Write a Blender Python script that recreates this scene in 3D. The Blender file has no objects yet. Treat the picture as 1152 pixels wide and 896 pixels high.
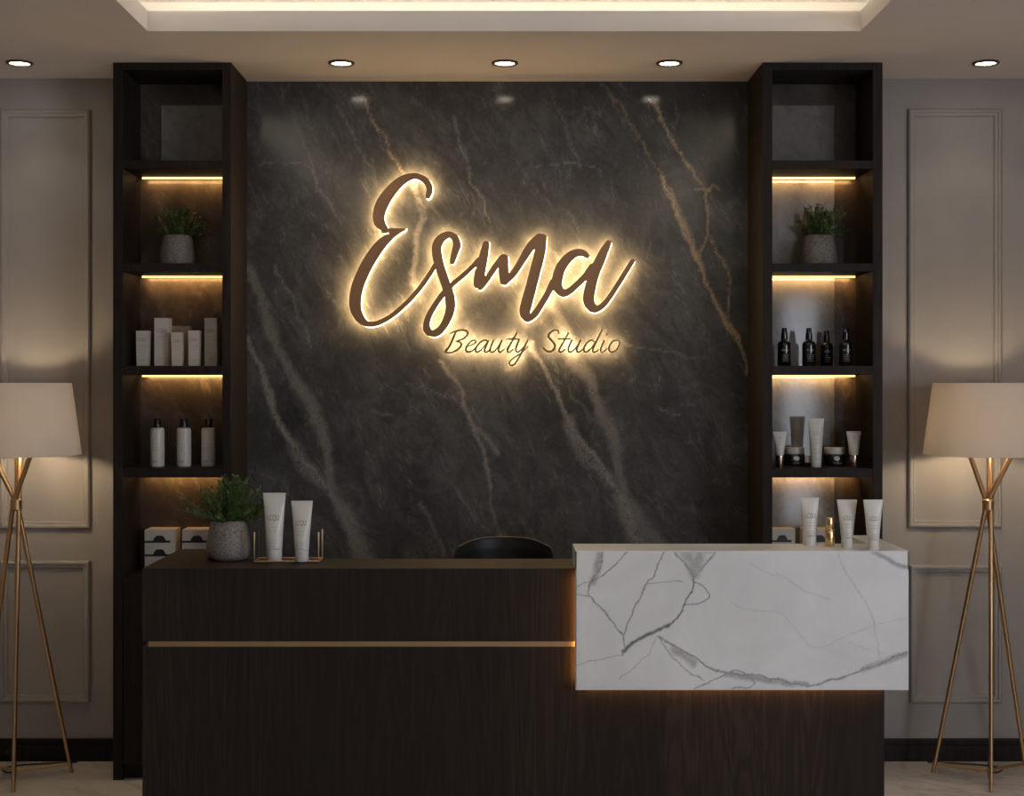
import bpy, bmesh, math, random
import numpy as np
from mathutils import Vector, Matrix, noise as mnoise

random.seed(7)
np.random.seed(7)
PI = math.pi
C = bpy.context.scene.collection
F, CX, CY, EYE = 1600.0, 568.0, 432.0, 1.5      # focal length (px), principal point, eye height


def wx(px, s): return (px - CX) / s
def wz(py, s): return EYE - (py - CY) / s
def wy(s): return F / s


# ------------------------------------------------------------------ materials
def mat(name, color, rough=0.5, metal=0.0, spec=0.5, **kw):
    m = bpy.data.materials.new(name)
    m.use_nodes = True
    b = m.node_tree.nodes['Principled BSDF']
    b.inputs['Base Color'].default_value = (*color, 1)
    b.inputs['Roughness'].default_value = rough
    b.inputs['Metallic'].default_value = metal
    b.inputs['Specular IOR Level'].default_value = spec
    for k, v in kw.items():
        b.inputs[k].default_value = v
    return m


def nt(m): return m.node_tree, m.node_tree.nodes['Principled BSDF']


def ramp(t, fac, stops):
    r = t.nodes.new('ShaderNodeValToRGB')
    e = r.color_ramp.elements
    while len(e) < len(stops): e.new(0.5)
    for i, (p, c) in enumerate(stops):
        e[i].position = p
        e[i].color = (*c, 1)
    t.links.new(fac, r.inputs[0])
    return r.outputs[0]


def noise(t, scale, vec=None, detail=4, rough=0.55, dist=0.0):
    n = t.nodes.new('ShaderNodeTexNoise')
    n.inputs['Scale'].default_value = scale
    n.inputs['Detail'].default_value = detail
    n.inputs['Roughness'].default_value = rough
    n.inputs['Distortion'].default_value = dist
    if vec: t.links.new(vec, n.inputs['Vector'])
    return n.outputs[0]


def ocoord(t, scale=(1, 1, 1), rot=(0, 0, 0)):
    c = t.nodes.new('ShaderNodeTexCoord')
    mp = t.nodes.new('ShaderNodeMapping')
    mp.inputs['Scale'].default_value = scale
    src = c.outputs['Object']
    if any(rot):                                   # turn first, then stretch
        m2 = t.nodes.new('ShaderNodeMapping')
        m2.inputs['Rotation'].default_value = rot
        t.links.new(src, m2.inputs[0])
        src = m2.outputs[0]
    t.links.new(src, mp.inputs[0])
    return mp.outputs[0]


def mathn(t, op, a, b=None):
    n = t.nodes.new('ShaderNodeMath')
    n.operation = op
    for i, v in enumerate((a, b)):
        if v is None: continue
        if isinstance(v, (int, float)): n.inputs[i].default_value = v
        else: t.links.new(v, n.inputs[i])
    return n.outputs[0]


def mixc(t, fac, a, b):
    n = t.nodes.new('ShaderNodeMix')
    n.data_type = 'RGBA'
    for sock, v in ((n.inputs[0], fac), (n.inputs[6], a), (n.inputs[7], b)):
        if isinstance(v, (int, float)): sock.default_value = v
        elif isinstance(v, tuple): sock.default_value = (*v, 1)
        else: t.links.new(v, sock)
    return n.outputs[2]


def bump(t, b, h, strength, dist=0.002):
    n = t.nodes.new('ShaderNodeBump')
    n.inputs['Strength'].default_value = strength
    n.inputs['Distance'].default_value = dist
    t.links.new(h, n.inputs['Height'])
    t.links.new(n.outputs[0], b.inputs['Normal'])


def wood(name, dark, light, rough=0.45):
    m = mat(name, dark, rough, spec=0.16)
    t, b = nt(m)
    fine = noise(t, 1.0, ocoord(t, (130, 130, 2.2)), 5, 0.6)
    wide = noise(t, 1.0, ocoord(t, (9, 9, 0.7)), 3, 0.5, 1.4)
    w = t.nodes.new('ShaderNodeMath'); w.operation = 'SINE'
    t.links.new(mathn(t, 'MULTIPLY', wide, 55.0), w.inputs[0])
    g = mathn(t, 'ADD', mathn(t, 'MULTIPLY', fine, 0.65), mathn(t, 'MULTIPLY', w.outputs[0], 0.09))
    sx = t.nodes.new('ShaderNodeSeparateXYZ'); t.links.new(ocoord(t), sx.inputs[0])
    wn = t.nodes.new('ShaderNodeTexWhiteNoise'); wn.noise_dimensions = '1D'
    t.links.new(mathn(t, 'FLOOR', mathn(t, 'MULTIPLY', sx.outputs[0], 4.2)), wn.inputs['W'])
    plank = wn.outputs['Value']
    g = mathn(t, 'ADD', g, mathn(t, 'MULTIPLY', plank, 0.22))
    t.links.new(ramp(t, g, [(0.28, tuple(0.72 * c for c in dark)), (0.48, dark), (0.72, light)]), b.inputs['Base Color'])
    bump(t, b, fine, 0.15, 0.001)
    return m


def stone(name, base, light, rough, spec, attr=False, tint=(0.30, 0.27, 0.245)):
    m = mat(name, base, rough, spec=spec)
    t, b = nt(m)
    oc = ocoord(t, (1.25, 1.25, 0.75), (0, 0.46, 0))
    big = noise(t, 2.2, oc, 8, 0.62, 0.5)
    mid = noise(t, 9.0, oc, 8, 0.7, 1.2)
    fine = noise(t, 70.0, oc, 4, 0.7)
    g = mathn(t, 'ADD', mathn(t, 'MULTIPLY', big, 0.5), mathn(t, 'MULTIPLY', mid, 0.35))
    g = mathn(t, 'ADD', g, mathn(t, 'MULTIPLY', fine, 0.15))
    col = ramp(t, g, [(0.38, tuple(c * 0.55 for c in base)), (0.5, base), (0.64, light)])
    # hair veins: thin crest of a stretched distorted noise
    hv = noise(t, 1.0, ocoord(t, (7, 7, 1.5), (0, 0.46, 0)), 6, 0.62, 0.5)
    crest = mathn(t, 'SUBTRACT', 1.0, mathn(t, 'MULTIPLY', mathn(t, 'ABSOLUTE', mathn(t, 'SUBTRACT', hv, 0.5)), 75.0))
    crest = mathn(t, 'MULTIPLY', mathn(t, 'MAXIMUM', crest, 0.0), mathn(t, 'MAXIMUM', mathn(t, 'SUBTRACT', mid, 0.47), 0.0))
    col = mixc(t, mathn(t, 'MINIMUM', mathn(t, 'MULTIPLY', crest, 2.0), 0.36), col, tint)
    if attr:
        a = t.nodes.new('ShaderNodeVertexColor'); a.layer_name = 'veins'
        sp = t.nodes.new('ShaderNodeSeparateColor')
        t.links.new(a.outputs[0], sp.inputs[0])
        speck = noise(t, 95.0, oc, 5, 0.75, 0.6)
        fib = noise(t, 1.0, ocoord(t, (60, 60, 30), (0, 0.46, 0)), 6, 0.7, 1.5)
        rid = mathn(t, 'MAXIMUM', mathn(t, 'SUBTRACT', 1.0, mathn(t, 'MULTIPLY', mathn(t, 'ABSOLUTE', mathn(t, 'SUBTRACT', fib, 0.5)), 11.0)), 0.0)
        k = mathn(t, 'MULTIPLY', mathn(t, 'MAXIMUM', mathn(t, 'SUBTRACT', speck, 0.42), 0.0), 5.0)
        k = mathn(t, 'MINIMUM', mathn(t, 'MAXIMUM', mathn(t, 'MAXIMUM', mathn(t, 'MULTIPLY', rid, 1.0), k), 0.05), 1.0)
        col = mixc(t, mathn(t, 'MULTIPLY', sp.outputs[0], mathn(t, 'ADD', mathn(t, 'MULTIPLY', k, 0.9), 0.08)), col, tint)
        col = mixc(t, mathn(t, 'MULTIPLY', sp.outputs[1], mathn(t, 'ADD', mathn(t, 'MULTIPLY', k, 0.95), 0.05)), col, (0.50, 0.36, 0.22))
        col = mixc(t, mathn(t, 'MULTIPLY', sp.outputs[2], mathn(t, 'MINIMUM', mathn(t, 'ADD', mathn(t, 'MULTIPLY', k, 0.6), 0.35), 0.85)), col, (0.175, 0.16, 0.148))
    t.links.new(col, b.inputs['Base Color'])
    r = mathn(t, 'ADD', mathn(t, 'MULTIPLY', mid, 0.1), rough - 0.05)
    t.links.new(r, b.inputs['Roughness'])
    return m


def emis(name, color, strength):
    m = mat(name, (0.8, 0.8, 0.8), 0.5)
    b = m.node_tree.nodes['Principled BSDF']
    b.inputs['Emission Color'].default_value = (*color, 1)
    b.inputs['Emission Strength'].default_value = strength
    return m


def paint(name, color, rough=0.7, amount=0.04):
    m = mat(name, color, rough, spec=0.3)
    t, b = nt(m)
    n = noise(t, 6, ocoord(t), 4)
    t.links.new(ramp(t, n, [(0.3, tuple(c * (1 - amount) for c in color)), (0.7, tuple(c * (1 + amount) for c in color))]), b.inputs['Base Color'])
    bump(t, b, noise(t, 350, ocoord(t), 2), 0.04, 0.0005)
    return m


WARM = (1.0, 0.66, 0.30)
M = {}
M['wood'] = wood('dark_wood', (0.026, 0.0175, 0.0130), (0.043, 0.030, 0.0228), 0.6)
M['cabinet'] = wood('cabinet_wood', (0.025, 0.0172, 0.0130), (0.045, 0.032, 0.0245), 0.55)
M['stone'] = stone('dark_stone', (0.062, 0.0605, 0.060), (0.114, 0.111, 0.109), 0.13, 0.30, True)
M['niche'] = stone('niche_stone', (0.060, 0.046, 0.035), (0.135, 0.105, 0.082), 0.30, 0.4)
M['slab'] = stone('reflection_slab', (0.17, 0.16, 0.15), (0.23, 0.215, 0.20), 0.07, 0.75)  # paler than the niche stone, to imitate a reflection on the shelf backs
M['wall'] = paint('wall_paint', (0.335, 0.308, 0.288))
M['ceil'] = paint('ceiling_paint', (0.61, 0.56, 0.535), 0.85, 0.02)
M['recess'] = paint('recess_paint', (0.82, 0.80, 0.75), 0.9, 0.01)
M['base'] = wood('baseboard_wood', (0.016, 0.010, 0.008), (0.026, 0.018, 0.014))
M['brass'] = mat('brass', (0.62, 0.40, 0.20), 0.33, 1.0)
M['inlay'] = mat('brass_inlay', (0.50, 0.34, 0.18), 0.42, 1.0)
M['bronze'] = mat('bronze_letter', (0.30, 0.165, 0.085), 0.42, 0.25)
M['bronze2'] = mat('bronze_small_letter', (0.24, 0.15, 0.07), 0.45, 0.2)
M['acrylic'] = emis('lit_acrylic', (1.0, 0.67, 0.30), 40.0)
M['acrylic2'] = emis('lit_acrylic_small', (1.0, 0.68, 0.32), 50.0)
M['led'] = emis('led_strip', (1.0, 0.62, 0.25), 2.0)
M['led2'] = emis('led_counter', (1.0, 0.46, 0.13), 16.0)
M['cove'] = emis('cove_led', (1.0, 0.895, 0.72), 25.0)
M['lens'] = emis('downlight_lens', (1.0, 0.88, 0.72), 24.0)
M['bulb'] = emis('lamp_bulb', (1.0, 0.76, 0.48), 72.0)
M['ring'] = mat('downlight_ring', (0.10, 0.075, 0.055), 0.4, 0.6)
M['white'] = mat('cosmetic_white', (0.66, 0.62, 0.57), 0.35)
M['cream'] = mat('carton_cream', (0.60, 0.54, 0.47), 0.6)
M['ivory'] = mat('bottle_ivory', (0.62, 0.57, 0.51), 0.35)
M['print'] = mat('grey_print', (0.16, 0.14, 0.125), 0.6)
M['faint'] = mat('faint_print', (0.36, 0.32, 0.28), 0.6)
M['dark_print'] = mat('black_print', (0.02, 0.02, 0.018), 0.5)
M['light_print'] = mat('pale_print', (0.62, 0.60, 0.57), 0.5)
M['black'] = mat('black_plastic', (0.012, 0.011, 0.011), 0.25)
M['blackglass'] = mat('black_glass', (0.010, 0.009, 0.009), 0.10, spec=0.7)
M['rose'] = mat('rose_gold', (0.62, 0.44, 0.32), 0.25, 1.0)
M['gold'] = mat('gold_cap', (0.78, 0.53, 0.26), 0.22, 1.0)
M['leather'] = mat('black_leather', (0.012, 0.011, 0.010), 0.5)
M['piping'] = mat('brown_piping', (0.055, 0.030, 0.018), 0.5)
M['chrome'] = mat('dark_chrome', (0.25, 0.25, 0.25), 0.25, 1.0)
M['cord'] = mat('black_cord', (0.015, 0.012, 0.010), 0.5)
M['soil'] = mat('soil', (0.03, 0.02, 0.013), 0.9)
M['glass'] = mat('window_glass', (0.9, 0.95, 1.0), 0.02, **{'Transmission Weight': 1.0})
M['frame'] = mat('window_frame', (0.25, 0.23, 0.21), 0.5)

m = M['leaf'] = mat('leaf_green', (0.05, 0.10, 0.025), 0.5)
t, b = nt(m)
t.links.new(ramp(t, noise(t, 45, ocoord(t), 2), [(0.3, (0.03, 0.065, 0.016)), (0.7, (0.13, 0.20, 0.05))]), b.inputs['Base Color'])

m = M['pot'] = mat('speckled_pot', (0.2, 0.18, 0.16), 0.34)
t, b = nt(m)
n1 = noise(t, 150, ocoord(t), 3, 0.7)
t.links.new(ramp(t, n1, [(0.35, (0.10, 0.083, 0.072)), (0.65, (0.30, 0.255, 0.22))]), b.inputs['Base Color'])
bump(t, b, n1, 0.9, 0.004)

m = M['shade'] = mat('linen_shade', (0.76, 0.72, 0.67), 0.8)
t, b = nt(m)
tr = t.nodes.new('ShaderNodeBsdfTranslucent'); tr.inputs[0].default_value = (0.70, 0.64, 0.58, 1)
mx = t.nodes.new('ShaderNodeMixShader'); mx.inputs[0].default_value = 0.42
t.links.new(b.outputs[0], mx.inputs[1]); t.links.new(tr.outputs[0], mx.inputs[2])
t.links.new(mx.outputs[0], t.nodes['Material Output'].inputs[0])
bump(t, b, noise(t, 1, ocoord(t, (300, 300, 900)), 2), 0.08, 0.0005)

m = M['marble'] = mat('white_marble', (0.7, 0.69, 0.67), 0.28, spec=0.45)
t, b = nt(m)
a = t.nodes.new('ShaderNodeVertexColor'); a.layer_name = 'veins'
sp = t.nodes.new('ShaderNodeSeparateColor'); t.links.new(a.outputs[0], sp.inputs[0])
n1 = noise(t, 5, ocoord(t), 6, 0.6, 0.6)
basec = ramp(t, n1, [(0.3, (0.66, 0.655, 0.645)), (0.65, (0.76, 0.755, 0.745))])
n2 = noise(t, 60, ocoord(t), 5, 0.7)
k = mathn(t, 'MULTIPLY', sp.outputs[0], mathn(t, 'MINIMUM', mathn(t, 'ADD', mathn(t, 'MULTIPLY', n2, 2.2), 0.1), 1.4))
t.links.new(mixc(t, k, basec, (0.16, 0.155, 0.16)), b.inputs['Base Color'])

m = M['floor'] = mat('marble_floor', (0.5, 0.44, 0.37), 0.22, spec=0.4)
t, b = nt(m)
oc = ocoord(t, (1, 1, 1))
n1 = noise(t, 1.3, oc, 7, 0.6, 1.0)
cr = mathn(t, 'MAXIMUM', mathn(t, 'SUBTRACT', 1.0, mathn(t, 'MULTIPLY', mathn(t, 'ABSOLUTE', mathn(t, 'SUBTRACT', n1, 0.5)), 40.0)), 0.0)
n2 = noise(t, 3.5, oc, 5, 0.6, 0.6)
basec = ramp(t, n2, [(0.3, (0.60, 0.54, 0.48)), (0.7, (0.72, 0.66, 0.595))])
col = mixc(t, mathn(t, 'MULTIPLY', cr, 0.35), basec, (0.24, 0.20, 0.16))
br = t.nodes.new('ShaderNodeTexBrick')
br.offset = 0.0
br.inputs['Scale'].default_value = 1.0
br.inputs['Brick Width'].default_value = 1.2
br.inputs['Row Height'].default_value = 1.2
br.inputs['Mortar Size'].default_value = 0.002
t.links.new(oc, br.inputs['Vector'])
col = mixc(t, mathn(t, 'MULTIPLY', br.outputs['Fac'], 0.5), col, (0.2, 0.17, 0.14))
t.links.new(col, b.inputs['Base Color'])


# ------------------------------------------------------------------ mesh helpers
def new(name, bm, m=None, parent=None, loc=(0, 0, 0), smooth=False):
    me = bpy.data.meshes.new(name)
    bmesh.ops.recalc_face_normals(bm, faces=bm.faces[:])
    bm.to_mesh(me)
    bm.free()
    return link(name, me, m, parent, loc, smooth)


def link(name, me, m=None, parent=None, loc=(0, 0, 0), smooth=False):
    o = bpy.data.objects.new(name, me)
    if m is not None: me.materials.append(m)
    if smooth:
        for p in me.polygons: p.use_smooth = True
        me.set_sharp_from_angle(angle=math.radians(38))
    C.objects.link(o)
    o.parent = parent
    o.location = loc
    return o


def thing(name, label, cat, loc=(0, 0, 0), rz=0, group=None):
    o = bpy.data.objects.new(name, None)
    o.empty_display_size = 0.05
    C.objects.link(o)
    o.location = loc
    o.rotation_euler = (0, 0, rz)
    return tag(o, label, cat, group)


def tag(o, label, cat, group=None):
    o['label'] = label
    o['category'] = cat
    if group: o['group'] = group
    return o


def struct(o, label=None, cat=None):
    o['kind'] = 'structure'
    if label: o['label'] = label
    if cat: o['category'] = cat
    return o


def dup(root, loc, label, rz=None):
    r = root.copy(); C.objects.link(r)
    r.location = loc
    if rz is not None: r.rotation_euler = (0, 0, rz)
    r['label'] = label
    for ch in list(root.children):
        c = ch.copy(); C.objects.link(c); c.parent = r
        for g in list(ch.children):
            d = g.copy(); C.objects.link(d); d.parent = c
    return r


def box(bm, x0, x1, y0, y1, z0, z1, bev=0.0, seg=2):
    r = bmesh.ops.create_cube(bm, size=1.0)
    vs = r['verts']
    for v in vs:
        v.co = Vector((x0 + (v.co.x + .5) * (x1 - x0), y0 + (v.co.y + .5) * (y1 - y0), z0 + (v.co.z + .5) * (z1 - z0)))
    if bev:
        es = list({e for v in vs for e in v.link_edges})
        bmesh.ops.bevel(bm, geom=es, offset=bev, segments=seg, affect='EDGES', profile=0.5)
    return bm


def bx(*a, **k): return box(bmesh.new(), *a, **k)


def lathe(bm, prof, seg=40, cx=0, cy=0, cap=True):
    rings = []
    for r, z in prof:
        rings.append([bm.verts.new((cx + r * math.cos(2 * PI * i / seg), cy + r * math.sin(2 * PI * i / seg), z)) for i in range(seg)])
    for a, b_ in zip(rings, rings[1:]):
        for i in range(seg):
            j = (i + 1) % seg
            bm.faces.new((a[i], a[j], b_[j], b_[i]))
    if cap:
        bm.faces.new(rings[0][::-1])
        bm.faces.new(rings[-1])
    return bm


def tube(bm, pts, rad, seg=12):
    pts = [Vector(p) for p in pts]
    if not hasattr(rad, '__len__'): rad = [rad] * len(pts)
    rings = []
    for i, p in enumerate(pts):
        d = (pts[min(i + 1, len(pts) - 1)] - pts[max(i - 1, 0)]).normalized()
        u = d.cross(Vector((0, 1, 0)) if abs(d.y) < 0.9 else Vector((1, 0, 0))).normalized()
        v = d.cross(u)
        rings.append([bm.verts.new(p + rad[i] * (math.cos(2 * PI * k_ / seg) * u + math.sin(2 * PI * k_ / seg) * v)) for k_ in range(seg)])
    for a, b_ in zip(rings, rings[1:]):
        for i in range(seg):
            j = (i + 1) % seg
            bm.faces.new((a[i], a[j], b_[j], b_[i]))
    bm.faces.new(rings[0][::-1]); bm.faces.new(rings[-1])
    return bm


def spline(pts, n=8):
    P = np.array(pts, float)
    if len(P) < 3: 
        return np.array([P[0] + (P[-1] - P[0]) * k_ / n for k_ in range(n + 1)])
    Q = np.vstack([2 * P[0] - P[1], P, 2 * P[-1] - P[-2]])
    out = []
    for i in range(1, len(Q) - 2):
        p0, p1, p2, p3 = Q[i - 1], Q[i], Q[i + 1], Q[i + 2]
        for k_ in range(n):
            t_ = k_ / n
            out.append(0.5 * (2 * p1 + (p2 - p0) * t_ + (2 * p0 - 5 * p1 + 4 * p2 - p3) * t_ ** 2 + (3 * p1 - p0 - 3 * p2 + p3) * t_ ** 3))
    out.append(P[-1])
    return np.array(out)


# ------------------------------------------------------------------ the room
Y_SIDE, Y_STONE, Y_COL = F / 282.6, F / 280.1, F / 297.5
CEIL = 2.716
RX, RY0, RYB = 3.6, -3.0, 5.80

struct(new('floor', bx(-RX, RX, RY0, RYB, -0.10, 0.0), M['floor']), 'pale beige veined marble floor', 'floor')
bm = bx(-RX, -1.20, Y_SIDE, RYB, 0, 3.1); box(bm, 1.20, RX, Y_SIDE, RYB, 0, 3.1); box(bm, -1.20, 1.20, 5.745, RYB, 0, 3.1)
struct(new('wall_back', bm, M['wall']), 'greige panelled back wall beside the shelf towers', 'wall')
struct(new('wall_left', bx(-RX - .1, -RX, RY0, RYB, 0, 3.1), M['wall']))
# right wall with a large window added for cool fill, rear wall with a tall narrow window (both outside the frame)
bm = bx(RX, RX + .1, RY0, -0.6, 0, 3.1); box(bm, RX, RX + .1, 1.8, RYB, 0, 3.1)
box(bm, RX, RX + .1, -0.6, 1.8, 0, 0.9); box(bm, RX, RX + .1, -0.6, 1.8, 2.4, 3.1)
struct(new('wall_right', bm, M['wall']))
bm = bx(-RX, 2.72, RY0 - .1, RY0, 0, 3.1); box(bm, 3.2, RX, RY0 - .1, RY0, 0, 3.1); box(bm, 2.72, 3.2, RY0 - .1, RY0, 2.4, 3.1); box(bm, 2.72, 3.2, RY0 - .1, RY0, 0, .1)
struct(new('wall_rear', bm, M['wall']))
w = struct(new('fill_window_1', bx(RX + .06, RX + .066, -0.58, 1.78, .92, 2.38), M['glass']))  # unseen window added to go with the cool fill lamp
bm = bx(RX + .03, RX + .08, -0.6, -0.55, .9, 2.4); box(bm, RX + .03, RX + .08, 1.75, 1.8, .9, 2.4); box(bm, RX + .03, RX + .08, .58, .62, .9, 2.4)
new('window_frame', bm, M['frame'], w)
w = struct(new('window_2', bx(2.74, 3.18, RY0 - .066, RY0 - .06, .12, 2.38), M['glass']))
bm = bx(2.72, 2.76, RY0 - .09, RY0 - .03, .1, 2.4); box(bm, 3.16, 3.2, RY0 - .09, RY0 - .03, .1, 2.4); box(bm, 2.72, 3.2, RY0 - .09, RY0 - .03, 2.36, 2.4)
new('window_frame', bm, M['frame'], w)

# dropped ceiling with a rectangular light cove
OX0, OX1, OY0, OY1 = wx(166, 326.5), wx(968, 326.5), -1.6, F / 326.5
bm = bx(-RX, OX0, RY0, RYB, CEIL, CEIL + .07); box(bm, OX1, RX, RY0, RYB, CEIL, CEIL + .07)
box(bm, OX0, OX1, OY1, RYB, CEIL, CEIL + .07); box(bm, OX0, OX1, RY0, OY0, CEIL, CEIL + .07)
ce = struct(new('ceiling', bm, M['ceil']), 'taupe dropped ceiling around the bright light cove', 'ceiling')
g = 0.52
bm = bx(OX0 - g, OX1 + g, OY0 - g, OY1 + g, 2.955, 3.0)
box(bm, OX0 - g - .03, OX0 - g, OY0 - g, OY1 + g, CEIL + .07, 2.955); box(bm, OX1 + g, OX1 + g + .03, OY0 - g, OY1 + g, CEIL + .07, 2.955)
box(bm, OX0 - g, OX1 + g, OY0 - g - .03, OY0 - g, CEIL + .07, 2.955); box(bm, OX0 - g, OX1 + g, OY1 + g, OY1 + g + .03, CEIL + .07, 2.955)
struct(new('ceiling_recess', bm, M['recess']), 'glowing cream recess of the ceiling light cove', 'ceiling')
bm = bx(OX0 - .16, OX1 + .16, OY1 + .12, OY1 + .145, CEIL + .072, CEIL + .085)
box(bm, OX0 - .16, OX1 + .16, OY0 - .145, OY0 - .12, CEIL + .072, CEIL + .085)
box(bm, OX0 - .145, OX0 - .12, OY0 - .1, OY1 + .1, CEIL + .072, CEIL + .085)
box(bm, OX1 + .12, OX1 + .145, OY0 - .1, OY1 + .1, CEIL + .072, CEIL + .085)
new('led_strip', bm, M['cove'], ce)

# baseboards
for nm, x0, x1 in (('baseboard_left', -RX, -1.478), ('baseboard_right', 1.43, RX)):
    bm = bx(x0, x1, Y_SIDE - .018, Y_SIDE + .01, 0, .062, .002); box(bm, x0, x1, Y_SIDE - .012, Y_SIDE + .01, .060, .088, .004)
    struct(new(nm, bm, M['base']), 'dark wood baseboard on the %s wall panel' % nm.split('_')[1], 'baseboard')

# wall mouldings: mitred frames with a stepped profile
PROF = [(0, 0), (0, .010), (.006, .016), (.013, .016), (.016, .010), (.026, .010), (.030, .004), (.030, 0)]
def moulding(n, px0, px1, py0, py1, label):
    s = 282.6
    x0, x1, z1, z0 = wx(px0, s), wx(px1, s), wz(py0, s), wz(py1, s)
    bm = bmesh.new()
    loops = []
    for (cx, cz, sx, sz) in ((x0, z0, 1, 1), (x1, z0, -1, 1), (x1, z1, -1, -1), (x0, z1, 1, -1)):
        loops.append([bm.verts.new((cx + sx * d, Y_SIDE - h, cz + sz * d)) for d, h in PROF])
    for i in range(4):
        a, b_ = loops[i], loops[(i + 1) % 4]
        for k_ in range(len(PROF) - 1):
            bm.faces.new((a[k_], b_[k_], b_[k_ + 1], a[k_ + 1]))
    struct(new('trim_%d' % n, bm, M['wall']), label, 'moulding')
moulding(1, 1, 102, 124, 595, 'tall upper moulding frame on the wall behind the left floor lamp')
moulding(2, 1, 102, 631, 790, 'low moulding frame under the tall one on the left wall')
moulding(3, 1021, 1126, 123, 594, 'tall upper moulding frame on the wall behind the right floor lamp')
moulding(4, 1023, 1126, 636, 791, 'low moulding frame under the tall one on the right wall')


# ------------------------------------------------------------------ veined surfaces
def seg_field(X, Y, strokes, warp, wscale, seed, wfac=1.0):
    """max over strokes of a soft band around each polyline; strokes = (channel, strength, [(x, y, width), ...])"""
    flat = np.stack([X.ravel(), Y.ravel()], 1)
    off = np.zeros_like(flat)
    for i, (x, y) in enumerate(flat):
        for sc_, am in ((1.0, 1.0), (3.1, 0.45), (9.0, 0.25)):
            v = mnoise.noise_vector((x * wscale * sc_, y * wscale * sc_, seed))
            off[i, 0] += v.x * warp * am
            off[i, 1] += v.y * warp * am
    P = flat + off
    out = np.zeros((len(P), 3))
    for ch, st, pts in strokes:
        pts = spline(pts, 4)
        best = np.zeros(len(P))
        for a, b_ in zip(pts, pts[1:]):
            pad = max(a[2], b_[2]) * 2.5 * wfac + 2
            lo = np.minimum(a[:2], b_[:2]) - pad; hi = np.maximum(a[:2], b_[:2]) + pad
            idx = np.where((P[:, 0] > lo[0]) & (P[:, 0] < hi[0]) & (P[:, 1] > lo[1]) & (P[:, 1] < hi[1]))[0]
            if not len(idx): continue
            d = b_[:2] - a[:2]
            q = P[idx] - a[:2]
            t_ = np.clip((q @ d) / max(d @ d, 1e-9), 0, 1)
            dist = np.linalg.norm(q - t_[:, None] * d, axis=1)
            wd = (a[2] + (b_[2] - a[2]) * t_) * wfac
            best[idx] = np.maximum(best[idx], np.clip(1.35 - dist / np.maximum(wd * .5, .3), 0, 1))
        out[:, ch] = np.maximum(out[:, ch], best * st)
    return out


def grid_mesh(bm, nx, nz, fn):
    vs = [[bm.verts.new(fn(i / nx, j / nz)) for i in range(nx + 1)] for j in range(nz + 1)]
    for j in range(nz):
        for i in range(nx):
            bm.faces.new((vs[j][i], vs[j][i + 1], vs[j + 1][i + 1], vs[j + 1][i]))
    return [v for r in vs for v in r]


def w3(pts, w): return [(x, y, w) for x, y in pts]

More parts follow.
